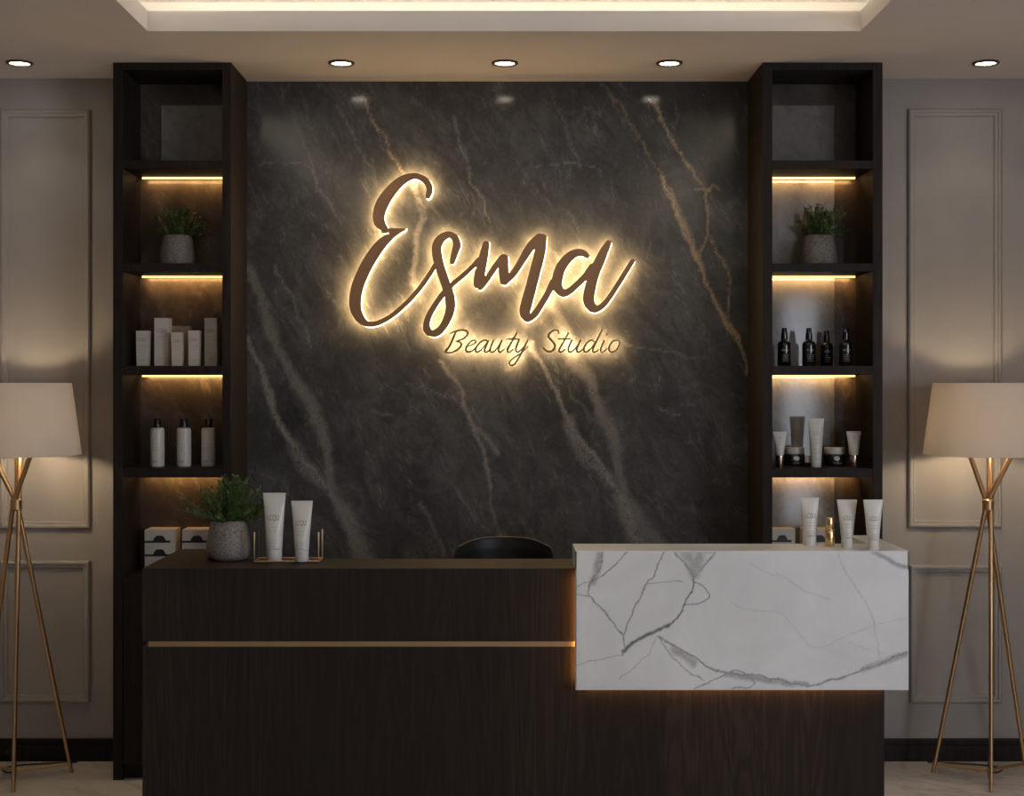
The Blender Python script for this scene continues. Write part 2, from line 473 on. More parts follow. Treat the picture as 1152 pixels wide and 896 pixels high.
A_ = [(276, 304, 9), (293, 334, 9), (301, 363, 9), (314, 394, 9), (332, 429, 9), (347, 454, 11), (359, 482, 10), (367, 507, 8), (370, 535, 6), (378, 563, 9), (392, 588, 12), (414, 632, 14)]
F_ = [(618, 335, 8), (627, 360, 8), (646, 407, 10), (666, 438, 9), (679, 469, 10), (690, 497, 11), (693, 516, 7), (699, 541, 7), (708, 566, 9), (722, 588, 12), (746, 622, 14)]
STONE_VEINS = [
    (2, .85, A_), (0, .5, [(x + 1, y, w_ * 1.5) for x, y, w_ in A_]),
    (2, .95, F_), (0, .5, [(x + 1, y, w_ * 1.5) for x, y, w_ in F_]),
    (0, .9, w3([(279, 378), (295, 422), (307, 460), (321, 488), (337, 513), (354, 535), (370, 551), (381, 572), (395, 600), (416, 632)], 6)),
    (0, .5, w3([(330, 500), (345, 530), (372, 552)], 15)),
    (0, .75, w3([(385, 575), (398, 600), (408, 630)], 18)),
    (0, .8, w3([(495, 407), (510, 426), (520, 444), (529, 469), (539, 494), (546, 526), (553, 547)], 5)),
    (0, .45, w3([(553, 547), (554, 585), (567, 610)], 4)), (0, .6, w3([(529, 475), (545, 488), (560, 510)], 6)),
    (0, .45, w3([(420, 462), (429, 466), (440, 468)], 2)), (0, .4, w3([(470, 566), (486, 588), (501, 625)], 5)),
    (0, .95, w3([(597, 385), (601, 397), (622, 429), (635, 466), (651, 491), (669, 513), (685, 541), (704, 566), (713, 600)], 5.5)),
    (0, .6, w3([(640, 475), (655, 510), (690, 545)], 16)), (0, .8, w3([(700, 560), (712, 590), (722, 620)], 22)),
    (2, .5, w3([(644, 444), (663, 466), (676, 476)], 4)),
    (0, .5, w3([(743, 460), (754, 465), (766, 468)], 2)), (0, .35, w3([(763, 452), (782, 454)], 2)),
    (1, .75, w3([(733, 110), (737, 118), (747, 140), (761, 164), (774, 187), (791, 211), (794, 234), (799, 267), (811, 294), (821, 318), (820, 358)], 2.6)),
    (1, .35, w3([(677, 93), (707, 130), (727, 167), (744, 194)], 2.5)),
    (1, .9, w3([(744, 200), (749, 214), (761, 241), (774, 271), (788, 301), (801, 334), (818, 365), (834, 390)], 4.5)),
    (1, .6, w3([(752, 215), (770, 255), (788, 300)], 7)),
    (1, .7, w3([(795, 215), (802, 205), (808, 214)], 2.5)), (1, .6, w3([(783, 213), (797, 212)], 3)),
    (1, .6, w3([(796, 270), (786, 285), (786, 305)], 3)),
    (1, .75, w3([(816, 360), (829, 376), (838, 401), (842, 420)], 5)),
    (1, .65, w3([(405, 108), (412, 118), (424, 140), (441, 174), (454, 194)], 2.2)),
    (0, .75, w3([(460, 200), (470, 222), (476, 245), (468, 268), (465, 310), (470, 330)], 7)),
    (0, .6, w3([(510, 130), (518, 160), (534, 207), (551, 250)], 3)),
    (0, .5, w3([(600, 187), (640, 184), (670, 187), (677, 200)], 1.8)),
    (0, .5, w3([(380, 120), (394, 147), (414, 187)], 2.2)),
    (0, .5, w3([(293, 185), (337, 184), (357, 204), (375, 245)], 2)), (0, .5, w3([(307, 298), (327, 334), (344, 371), (352, 392)], 2.6)),
    (0, .4, w3([(325, 120), (340, 160), (360, 215)], 2)), (0, .35, w3([(620, 110), (640, 150), (652, 190)], 2)),
    (0, .45, w3([(640, 240), (650, 265), (662, 330)], 2)),
    (0, .35, w3([(455, 430), (500, 445), (530, 460)], 2)), (0, .35, w3([(700, 385), (740, 395), (800, 402)], 2)),
]
s = 280.1
sx0, sx1, sz0, sz1 = -1.045, 1.005, 0.02, CEIL - .001
NX, NZ = 270, 330
bm = bmesh.new()
gv = grid_mesh(bm, NX, NZ, lambda u, v: (sx0 + u * (sx1 - sx0), Y_STONE, sz0 + v * (sz1 - sz0)))
GX = np.array([CX + v.co.x * s for v in gv]); GZ = np.array([CY - (v.co.z - EYE) * s for v in gv])
cols = seg_field(GX, GZ, STONE_VEINS, 4.2, 0.045, 3.3)
box(bm, sx0, sx1, Y_STONE + .002, 5.744, sz0, sz1)
st = new('wall_feature', bm, M['stone'])
me = st.data
ca = me.color_attributes.new('veins', 'FLOAT_COLOR', 'POINT')
buf = np.zeros((len(me.vertices), 4), np.float32); buf[:len(cols), :3] = cols; buf[:, 3] = 1
ca.data.foreach_set('color', buf.ravel())
struct(st, 'dark grey veined stone slab wall behind the glowing sign', 'stone wall')

# ------------------------------------------------------------------ shelf towers
def tower(x0, x1, i0, i1, mir, led, label):
    """x0..x1 outer, i0..i1 opening (front, in metres); mir = (x0, x1, z0, z1) added pale slab imitating a reflection on the niche back"""
    yb = Y_SIDE
    t_ = thing('shelf_tower', label, 'shelf unit', ((x0 + x1) / 2, yb, 0))
    ox = (x0 + x1) / 2
    L = lambda b_: new  # noqa
    def part(nm, x_0, x_1, y_0, y_1, z_0, z_1, m_, bev=.0015, par=t_):
        return new(nm, bx(x_0 - ox, x_1 - ox, y_0 - yb, y_1 - yb, z_0, z_1, bev=bev), m_, par)
    ye = yb + .004                                     # back edge of the side panels
    inner_l, inner_r = (i0, i1)
    part('side_panel', x0, i0, Y_COL, Y_STONE - .004 if x0 > 0 else yb - .001, 0.0, CEIL, M['cabinet'])
    part('side_panel', i1, x1, Y_COL, yb - .001 if x0 > 0 else Y_STONE - .004, 0.0, CEIL, M['cabinet'])
    part('top_panel', i0, i1, Y_COL + .001, yb - .02, wz(78.5, 297.5), CEIL, M['cabinet'])
    part('back_panel', i0, i1, yb - .020, yb - .001, 0.02, CEIL - .001, M['niche'], 0)
    part('reflection_panel', *mir[:2], yb - .026, yb - .0195, *mir[2:], M['slab'], .0008)  # added pale panel stands in for a reflection in the niche back
    for a, b_ in ((180.5, 190), (296.3, 305.6), (411.8, 421.8), (527.2, 537.6)):
        za, zb = wz(b_, 297.5), wz(a, 297.5)
        part('shelf', i0, i1, Y_COL + .001, yb - .026, za, zb, M['cabinet'])
        part('led_strip', *led, yb - .070, yb - .060, za - .0075, za - .0005, M['led'], 0)
        ld = bpy.data.lights.new('shelf_led_light', 'AREA'); ld.shape = 'RECTANGLE'; ld.size = led[1] - led[0] - .01; ld.size_y = .008; ld.energy = .36; ld.color = (1.0, .56, .20)
        lo = bpy.data.objects.new('shelf_led_light', ld); C.objects.link(lo); lo.parent = t_; lo.location = ((led[0] + led[1]) / 2 - ox, -.050, za - .009); lo.rotation_euler = (.8, 0, 0)
    part('base_cabinet', i0, i1, Y_COL + .022, yb - .026, 0.03, .772, M['cabinet'])
    d = part('door', i0 + .002, i1 - .002, Y_COL + .002, Y_COL + .021, .06, .768, M['cabinet'])
    part('plinth', i0, i1, Y_COL + .03, Y_COL + .05, 0, .059, M['cabinet'])
    return t_


s = 297.5
lx0, lx1, li0, li1 = wx(127, s), wx(260, s), wx(138, s), wx(250, s)
rx0, rx1, ri0, ri1 = wx(858, s), wx(993, s), wx(869, s), wx(982, s)
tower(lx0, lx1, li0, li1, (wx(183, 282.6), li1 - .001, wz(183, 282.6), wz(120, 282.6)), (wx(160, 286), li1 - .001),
      'dark wood shelf tower with lit shelves on the left, holding cartons and ivory bottles')
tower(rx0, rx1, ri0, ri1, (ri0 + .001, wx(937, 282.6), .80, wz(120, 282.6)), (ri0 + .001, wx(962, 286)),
      'dark wood shelf tower with lit shelves on the right, holding black bottles and tubes')

# ------------------------------------------------------------------ reception desk
S_D = 378.0
YD = F / S_D
DX0, DX1, DT = wx(160, S_D), wx(995, S_D), 0.95
YB_R, YB_L = F / 358, F / 338
desk = thing('reception_desk', 'long dark wood reception desk with a thin brass line across the front', 'desk', (0, YD, 0))
zi0, zi1 = wz(728, S_D), wz(722, S_D)
def dpart(nm, x0, x1, y0, y1, z0, z1, m_, bev=.0015, par=desk):
    return new(nm, bx(x0, x1, y0 - YD, y1 - YD, z0, z1, bev=bev), m_, par)
dpart('lower_panel', DX0, DX1, YD, YB_R, 0, zi0, M['wood'])
dpart('upper_panel', DX0, .214, YD, YB_R, zi1, DT - .02, M['wood'], 0)
dpart('upper_panel', .214, DX1, YD, YB_R, zi1, DT - .02, M['wood'], 0)
dpart('groove', DX0 + .018, DX1, YD + .012, YB_R - .002, zi0 - .001, zi1 + .001, M['black'], 0)
dpart('brass_inlay', DX0 + .018, .208, YD + .001, YD + .012, zi0, zi1, M['inlay'], .0008)
bm = bx(DX0, DX1, YD - YD, YB_R - YD, DT - .02, DT); box(bm, DX0, -.935, YB_R - YD, YB_L - YD, DT - .02, DT)
new('countertop', bm, M['wood'], desk)
dpart('side_return', DX0, -.935, YB_R, YB_L, 0, DT - .02, M['wood'])
dpart('side_return', 1.02, DX1, YB_R, F / 346.5, 0, DT - .02, M['wood'])
dpart('worktop', -.933, 1.018, YB_R, F / 346.5 + .02, .71, .74, M['wood'])

# white marble counter block, L shaped in plan
S_M = 381.9
YM = F / S_M
MX0, MX1, MT, MB_ = wx(647.5, S_M), wx(1022.5, S_M), wz(620, S_M), wz(777, S_M)
YMB, YMR, XR = F / 365.6, F / 346.5, 1.115
mb = thing('marble_counter', 'white marble counter block with grey veins wrapped around the desk end', 'counter', (MX0, YM, MB_))
cr = lambda pts, w_: [(620 + x / 2.743, 580 + y / 2.743, w_) for x, y in pts]
MV = [
    (0, .75, cr([(160, 112), (150, 160), (122, 205), (118, 245), (150, 280), (180, 320), (220, 370), (228, 400), (218, 432)], 1.7)),
    (0, .45, cr([(150, 120), (140, 165), (128, 205)], 9)),
    (0, .7, cr([(235, 112), (190, 160), (150, 190), (120, 205)], 1.8)),
    (0, .65, cr([(350, 112), (320, 175), (290, 220), (262, 280), (240, 330), (222, 375)], 1.8)),
    (0, .55, cr([(370, 105), (400, 135), (440, 185)], 2.5)), (0, .55, cr([(512, 105), (480, 145), (445, 190)], 2.5)),
    (0, .38, cr([(405, 100), (430, 140), (442, 180)], 13)), (0, .42, cr([(460, 100), (455, 140), (445, 180)], 13)), (0, .35, cr([(385, 105), (500, 106)], 8)),
    (0, .8, cr([(440, 190), (435, 225), (412, 275), (385, 320), (330, 355), (270, 380), (225, 415)], 2.2)),
    (0, .85, cr([(365, 335), (330, 355), (270, 383), (222, 418)], 4.5)),
    (0, .7, cr([(440, 205), (470, 220), (490, 250), (465, 270), (415, 278)], 1.6)),
    (0, .45, cr([(300, 210), (350, 205), (405, 203)], 1.3)),
    (0, .65, cr([(335, 375), (380, 405), (430, 430), (470, 460), (520, 480), (570, 490), (640, 495), (710, 510), (790, 528), (860, 510), (950, 485), (1010, 460), (1060, 435), (1115, 420)], 2.4)),
    (0, .45, cr([(380, 415), (420, 440), (440, 460)], 9)), (0, .45, cr([(540, 490), (600, 500), (680, 512), (790, 524)], 7)),
    (0, .42, cr([(960, 480), (1040, 445), (1115, 424)], 7)),
    (0, .5, cr([(335, 375), (370, 430), (420, 480), (470, 510)], 1.6)), (0, .4, cr([(330, 375), (290, 440), (215, 505)], 1.3)),
    (0, .35, cr([(218, 432), (150, 445), (80, 465)], 1.3)), (0, .6, cr([(440, 540), (520, 500), (580, 480), (630, 520), (560, 537)], 1.8)),
    (0, .20, cr([(890, 110), (895, 150), (930, 210), (965, 260), (990, 310), (1000, 370), (1015, 440), (1010, 470)], 1.8)),
    (0, .14, cr([(555, 275), (620, 292), (700, 300), (750, 345), (810, 410), (900, 380), (980, 345), (1080, 320), (1110, 325)], 1.5)),
    (0, .5, cr([(975, 100), (1030, 130), (1075, 155), (1115, 168)], 6)), (0, .15, cr([(610, 145), (660, 175), (710, 188)], 1.4)),
    (0, .5, cr([(72, 222), (115, 205)], 1.3)), (0, .5, cr([(72, 246), (118, 248)], 1.5)), (0, .12, cr([(920, 390), (985, 415)], 1.3)),
    (0, .15, cr([(700, 180), (780, 230), (860, 260)], 2)),
]
bm = bmesh.new()
ch = .003
gv = grid_mesh(bm, 420, 176, lambda u, v: (MX0 + ch + u * (MX1 - MX0 - 2 * ch), YM, MB_ + ch + v * (MT - MB_ - 2 * ch)))
nfront = len(gv)
GX = np.array([CX + v.co.x * S_M for v in gv]); GZ = np.array([CY - (v.co.z - EYE) * S_M for v in gv])
cols = seg_field(GX, GZ, MV, 2.0, 0.075, 8.1)
# body behind the front face: bar behind the front, return on the right, thin sheets so nothing passes through the desk
def mbox(x0, x1, y0, y1, z0, z1): box(bm, x0, x1, y0, y1, z0, z1)
outl = [(MX0, YM + ch), (MX0 + ch, YM), (MX1 - ch, YM), (MX1, YM + ch), (MX1, YMR), (XR, YMR), (XR, YMB), (MX0, YMB)]
top = [bm.verts.new((x, y, MT - (ch if i in (1, 2) else 0))) for i, (x, y) in enumerate(outl)]
bm.faces.new([top[0], top[3], top[4], top[5], top[6], top[7]]); bm.faces.new([top[0], top[1], top[2], top[3]])
TH = MT - DT - .0008
low = [bm.verts.new((x, y, MB_ if i in (1, 2, 0, 3) else DT + .0008)) for i, (x, y) in enumerate(outl)]
for i in (3, 4, 5, 6, 7):
    j = (i + 1) % 8
    if i == 3 or i == 7: continue
    bm.faces.new((top[i], top[j], low[j], low[i]))
# left and right cheeks, front sheet back face, underside, shelf underside over the desk
gap = .026
def quad(*p): bm.faces.new([bm.verts.new(q) for q in p])
z2 = DT + .0008
mbox(MX0, MX1, YM + ch, YM + gap, MB_, z2 + .001)
quad((MX0, YM + gap, z2), (MX0, YMB, z2), (MX0, YMB, MT), (MX0, YM + gap, MT))
quad((MX0, YM + ch, MB_), (MX0, YM + gap, MB_), (MX0, YM + gap, MT), (MX0, YM + ch, MT))
quad((MX1, YM + gap, z2), (MX1, YMR, z2), (MX1, YMR, MT), (MX1, YM + gap, MT))
quad((MX1, YM + ch, MB_), (MX1, YM + gap, MB_), (MX1, YM + gap, MT), (MX1, YM + ch, MT))
mbox(DX1 + .004, MX1, YM + gap, YMR, MB_, z2 + .001)
quad((MX0, YM + gap, z2), (MX1, YM + gap, z2), (MX1, YMB, z2), (MX0, YMB, z2))
quad((XR, YMB, z2), (MX1, YMB, z2), (MX1, YMR, z2), (XR, YMR, z2))
for v in bm.verts: v.co -= Vector((MX0, YM, MB_))
slab = new('marble_block', bm, M['marble'], mb)
me = slab.data
ca = me.color_attributes.new('veins', 'FLOAT_COLOR', 'POINT')
buf = np.zeros((len(me.vertices), 4), np.float32); buf[:nfront, :3] = cols; buf[:, 3] = 1
ca.data.foreach_set('color', buf.ravel())
bm = bx(.005, .012, gap + .001, YD - YM - .003, .02, MT - MB_ - .075)
new('led_strip', bm, M['led2'], mb)
bm = bx(.03, DX1 - MX0 - .01, gap + .001, YD - YM - .003, .006, .013)
new('led_strip', bm, M['led2'], mb)

# ------------------------------------------------------------------ illuminated sign (brush strokes traced, outlined, extruded)
def stroke_field(strokes, x0, y0, x1, y1, res, extra=0.0):
    xs = np.arange(x0, x1, res); ys = np.arange(y0, y1, res)
    D = np.full((len(ys), len(xs)), 20.0)
    for pts in strokes:
        sp_ = spline(pts, 8)
        for a, b_ in zip(sp_, sp_[1:]):
            r = max(a[2], b_[2]) / 2 + 6
            i0, i1 = np.searchsorted(xs, [min(a[0], b_[0]) - r, max(a[0], b_[0]) + r])
            j0, j1 = np.searchsorted(ys, [min(a[1], b_[1]) - r, max(a[1], b_[1]) + r])
            if i1 <= i0 or j1 <= j0: continue
            gx, gy = np.meshgrid(xs[i0:i1], ys[j0:j1])
            d = b_[:2] - a[:2]
            t_ = np.clip(((gx - a[0]) * d[0] + (gy - a[1]) * d[1]) / max(d @ d, 1e-9), 0, 1)
            dist = np.hypot(gx - a[0] - t_ * d[0], gy - a[1] - t_ * d[1]) - (a[2] + (b_[2] - a[2]) * t_) / 2
            D[j0:j1, i0:i1] = np.minimum(D[j0:j1, i0:i1], dist)
    return xs, ys, D


def contours(xs, ys, D, iso):
    V = D - iso
    V[V == 0] = 1e-6
    segs = {}
    S = V < 0
    mixed = (S[:-1, :-1].astype(int) + S[1:, :-1] + S[:-1, 1:] + S[1:, 1:])
    def pt(e):
        o, j, i = e
        if o == 0: f = V[j, i] / (V[j, i] - V[j, i + 1]); return (xs[i] + f * (xs[i + 1] - xs[i]), ys[j])
        f = V[j, i] / (V[j, i] - V[j + 1, i]); return (xs[i], ys[j] + f * (ys[j + 1] - ys[j]))
    adj = {}
    for j, i in zip(*np.where((mixed > 0) & (mixed < 4))):
        e = []
        if S[j, i] != S[j, i + 1]: e.append((0, j, i))
        if S[j, i + 1] != S[j + 1, i + 1]: e.append((1, j, i + 1))
        if S[j + 1, i] != S[j + 1, i + 1]: e.append((0, j + 1, i))
        if S[j, i] != S[j + 1, i]: e.append((1, j, i))
        pairs = [(e[0], e[1])] if len(e) == 2 else [(e[0], e[3]), (e[1], e[2])]
        for a, b_ in pairs:
            adj.setdefault(a, []).append(b_); adj.setdefault(b_, []).append(a)
    loops, seen = [], set()
    for st_ in adj:
        if st_ in seen: continue
        loop, cur = [st_], st_
        seen.add(st_)
        while True:
            nx_ = [e for e in adj[cur] if e not in seen]
            if not nx_: break
            cur = nx_[0]; seen.add(cur); loop.append(cur)
        P = [pt(e) for e in loop]
        if len(P) > 8: loops.append(P)
    return loops


def simplify(P, tol):
    P = np.array(P)
    keep = np.zeros(len(P), bool)
    k0 = 0; k1 = int(np.argmax(np.linalg.norm(P - P[0], axis=1)))
    keep[[k0, k1]] = True
    stack = [(k0, k1), (k1, len(P))]
    Q = np.vstack([P, P[:1]])
    while stack:
        a, b_ = stack.pop()
        if b_ - a < 2: continue
        d = Q[b_] - Q[a]; n = np.hypot(*d) + 1e-9
        q = Q[a + 1:b_] - Q[a]
        dist = np.abs(q[:, 0] * d[1] - q[:, 1] * d[0]) / n
        i = int(np.argmax(dist))
        if dist[i] > tol:
            keep[a + 1 + i] = True
            stack += [(a, a + 1 + i), (a + 1 + i, b_)]
    return P[keep]


def letter_mesh(name, strokes, iso, half, yoff, s_, org, res=0.5, dx=0.0, dz=0.0):
    allp = np.vstack([np.array(p)[:, :2] for p in strokes])
    x0, y0 = allp.min(0) - 12; x1, y1 = allp.max(0) + 12
    xs, ys, D = stroke_field(strokes, x0, y0, x1, y1, res)
    cu = bpy.data.curves.new(name, 'CURVE'); cu.dimensions = '2D'; cu.fill_mode = 'BOTH'; cu.extrude = half
    for P in contours(xs, ys, D, iso):
        P = simplify(P, 0.05)
        sp_ = cu.splines.new('POLY'); sp_.points.add(len(P) - 1)
        for q, (x, y) in zip(sp_.points, P): q.co = (wx(x, s_) + dx - org[0], wz(y, s_) + dz - org[2], 0, 1)
        sp_.use_cyclic_u = True
    o = bpy.data.objects.new(name, cu); C.objects.link(o)
    dg = bpy.context.evaluated_depsgraph_get()
    me = bpy.data.meshes.new_from_object(o.evaluated_get(dg))
    C.objects.unlink(o); bpy.data.objects.remove(o); bpy.data.curves.remove(cu)
    me.name = name
    me.transform(Matrix(((1, 0, 0, 0), (0, 0, -1, yoff), (0, 1, 0, 0), (0, 0, 0, 1))))
    me.materials.clear()
    return me


c4 = lambda L: [(370 + x / 3.585, 170 + y / 3.585, w_ / 3.585) for x, y, w_ in L]
c5 = lambda L: [(540 + x / 4.48, 230 + y / 4.48, w_ / 4.48) for x, y, w_ in L]
ESMA = [
    c4([(400, 183, 22), (407, 160, 26), (402, 136, 28), (382, 114, 26), (345, 101, 25), (300, 116, 36), (257, 154, 45), (220, 205, 52), (202, 255, 50), (206, 290, 44), (230, 318, 26)]),
    c4([(222, 322, 22), (262, 319, 16), (306, 317, 10)]),
    c4([(306, 318, 8), (282, 327, 16), (250, 344, 30), (212, 376, 43), (170, 432, 49), (138, 492, 50), (115, 550, 50), (106, 605, 49), (111, 645, 45), (130, 680, 36), (160, 699, 24), (200, 694, 21), (250, 668, 20), (300, 627, 20), (345, 581, 20), (385, 530, 20), (418, 480, 20), (440, 440, 20)]),
    c4([(498, 448, 22), (508, 412, 29), (517, 380, 33), (509, 352, 30), (485, 338, 28), (455, 352, 36), (437, 380, 40), (436, 412, 41), (446, 460, 40), (460, 502, 40), (475, 545, 40), (487, 585, 42), (491, 625, 40), (484, 662, 36), (465, 703, 32), (440, 731, 32), (414, 736, 30), (396, 718, 32), (396, 690, 27), (411, 652, 25), (436, 611, 24), (466, 571, 24), (500, 537, 22), (540, 504, 20), (580, 467, 20), (604, 440, 22)]),
    c4([(635, 377, 28), (624, 430, 38), (610, 490, 43), (603, 535, 42)]),
    c5([(30, 200, 32), (14, 270, 42), (3, 350, 50), (2, 405, 46)]),
    c5([(2, 415, 38), (38, 375, 32), (78, 315, 32), (118, 272, 44)]),
    c5([(122, 275, 46), (120, 330, 52), (124, 384, 50)]),
    c5([(124, 390, 40), (172, 345, 36), (214, 280, 40), (255, 215, 46), (300, 172, 52)]),
    c5([(311, 174, 54), (301, 250, 58), (281, 330, 58), (258, 420, 58), (236, 500, 60), (227, 545, 56), (240, 572, 46)]),
    c5([(245, 575, 40), (275, 556, 36), (310, 505, 34), (345, 445, 34), (370, 395, 40)]),
    c5([(543, 264, 22), (520, 246, 34), (485, 246, 42), (446, 270, 50), (408, 320, 54), (391, 375, 56), (390, 415, 52), (418, 449, 40), (452, 438, 36), (490, 405, 34), (530, 365, 34), (565, 315, 34)]),
    c5([(648, 196, 32), (625, 240, 46), (600, 295, 54), (576, 350, 56), (557, 420, 58), (548, 480, 58), (563, 518, 50), (590, 528, 36), (630, 500, 30), (680, 430, 28), (730, 350, 28), (769, 287, 26)]),
]
t4 = lambda L, w_=1.7: [(480 + p[0] / 4.8, 355 + p[1] / 4.8, (p[2] if len(p) > 2 else w_)) for p in L]
TAG = [
    [t4([(126, 98, 1.2), (150, 87), (190, 79, 2), (216, 85, 2.2), (220, 104, 2.2), (197, 126, 1.6), (160, 140, 1.3)]),
     t4([(160, 140, 1.3), (183, 147, 1.8), (186, 163, 2.2), (166, 186, 2), (135, 200, 1.6), (106, 201, 1.5), (99, 192, 1.4), (112, 178, 1.4)]),
     t4([(158, 88, 2), (140, 130, 2.2), (122, 168, 2.1), (104, 197, 1.7)])],
    [t4([(212, 168, 1.2), (245, 159, 1.2), (265, 144, 1.5), (258, 134, 1.7), (240, 140, 1.6), (220, 163, 1.8), (212, 185, 2), (222, 198, 1.9), (246, 191, 1.4), (270, 170, 1.1)])],
    [t4([(330, 142, 1.5), (315, 133, 1.7), (290, 145, 1.6), (269, 170, 1.8), (263, 190, 1.9), (276, 198, 1.7), (300, 180, 1.3), (329, 143, 1.2)]),
     t4([(333, 137, 1.8), (319, 170, 1.9), (312, 190, 1.9), (322, 199, 1.7), (345, 183, 1.1)])],
    [t4([(361, 135, 1.8), (346, 170, 1.9), (342, 190, 1.9), (355, 199, 1.7), (380, 178, 1.3), (403, 140, 1.2)]),
     t4([(406, 135, 1.8), (392, 170, 1.9), (388, 190, 1.9), (398, 199, 1.7), (420, 182, 1.1)])],
    [t4([(487, 94, 1.6), (462, 138, 1.9), (441, 175, 1.9), (436, 192, 1.8), (447, 199, 1.6), (470, 182, 1.1)]), t4([(431, 129, 1.1), (465, 127, 1.7), (497, 128, 1.4)])],
    [t4([(498, 135, 1.8), (485, 165, 1.9), (482, 189, 1.9), (495, 197, 1.6), (520, 175, 1.2), (543, 138, 1.1)]),
     t4([(546, 133, 1.8), (521, 185, 1.9), (500, 225, 1.8), (476, 262, 1.7), (456, 271, 1.6), (446, 258, 1.5), (461, 237, 1.3), (495, 214, 1.2), (530, 186, 1.1), (548, 165, 1)])],
    [t4([(712, 100, 1.2), (710, 84, 1.5), (690, 80, 1.8), (666, 94, 2.1), (659, 115, 2.3), (675, 136, 2.3), (692, 157, 2.3), (689, 180, 2.2), (669, 196, 2.1), (645, 191, 2.2), (631, 176, 2.1)])],
    [t4([(766, 94, 1.6), (742, 138, 1.9), (719, 178, 1.9), (715, 192, 1.8), (726, 199, 1.6), (748, 184, 1.1)]), t4([(712, 128, 1.4), (745, 126, 1.7), (775, 127, 1.4)])],
    [t4([(784, 135, 1.8), (769, 168, 1.9), (765, 188, 1.9), (776, 198, 1.7), (802, 180, 1.3), (828, 140, 1.2)]),
     t4([(831, 135, 1.8), (815, 170, 1.9), (811, 190, 1.9), (821, 199, 1.7), (845, 183, 1.1)])],
    [t4([(906, 142, 1.4), (890, 134, 1.7), (866, 148, 1.7), (850, 174, 1.9), (850, 192, 1.9), (864, 198, 1.7), (890, 176, 1.3), (914, 140, 1.2)]),
     t4([(949, 74, 1.7), (922, 130, 1.9), (901, 175, 1.9), (897, 192, 1.9), (908, 199, 1.7), (930, 184, 1.1)])],
    [t4([(959, 137, 1.8), (943, 172, 1.9), (940, 190, 1.9), (950, 199, 1.7), (975, 180, 1.1)]), t4([(972, 103, 2.4), (974, 100, 2.4)])],
    [t4([(1035, 136, 1.6), (1010, 138, 1.7), (990, 160, 1.9), (985, 185, 2), (997, 199, 1.8), (1020, 190, 1.6), (1038, 165, 1.8), (1041, 145, 1.8), (1035, 136, 1.6)])],
]
S_S = F / (Y_STONE - .04)
org = (wx(555, S_S), Y_STONE, wz(300, S_S))
sign = thing('illuminated_sign', 'glowing bronze script sign reading Esma Beauty Studio on the stone wall', 'sign', org)
L1 = link('word_lettering', letter_mesh('word_lettering', ESMA, 0.0, .005, -.037, S_S, org), M['bronze'], sign)
link('lit_backing', letter_mesh('lit_backing', ESMA, .05, .0035, -.0280, S_S, org, dx=.0009, dz=-.0003), M['acrylic'], L1)
for st_ in TAG:
    l = link('tagline_letter', letter_mesh('tagline_letter', st_, .16, .003, -.030, S_S, org, .25), M['bronze2'], sign)
    link('lit_backing', letter_mesh('lit_backing', st_, -.22, .004, -.0225, S_S, org, .25), M['acrylic2'], l)

# ------------------------------------------------------------------ downlights
ring_p = [(.050, 0), (.050, -.006), (.046, -.009), (.040, -.008), (.0365, -.002), (.0365, 0)]
proto = None
for px, py, lab in ((22, 68, 'far left round recessed downlight above the left wall panel'),
                    (384, 68, 'round recessed downlight left of centre above the stone wall'),
                    (568, 68, 'middle round recessed downlight above the centre of the stone wall'),
                    (753, 69, 'round recessed downlight right of centre above the stone wall'),
                    (1109, 68, 'far right round recessed downlight above the right wall panel')):
    x, y = wx(px, 297.5), Y_COL
    loc = (x, y, CEIL)
    if proto is None:
        proto = thing('recessed_downlight', lab, 'ceiling light', loc, 0, 'recessed downlights in the ceiling')
        bm = lathe(bmesh.new(), ring_p, 40, cap=False)
        new('trim_ring', bm, M['ring'], proto, smooth=True)
        new('lens', lathe(bmesh.new(), [(.036, -.0005), (.036, -.003), (.030, -.0045)], 40), M['lens'], proto)
    else:
        dup(proto, loc, lab)
    ld = bpy.data.lights.new('downlight_beam', 'SPOT')
    ld.energy = 5.0 if 300 < px < 800 else 2.0; ld.color = (1.0, .84, .64); ld.spot_size = math.radians(105); ld.spot_blend = .55; ld.shadow_soft_size = .035
    lo = bpy.data.objects.new('downlight_beam', ld); C.objects.link(lo); lo.location = (x, y, CEIL - .02)

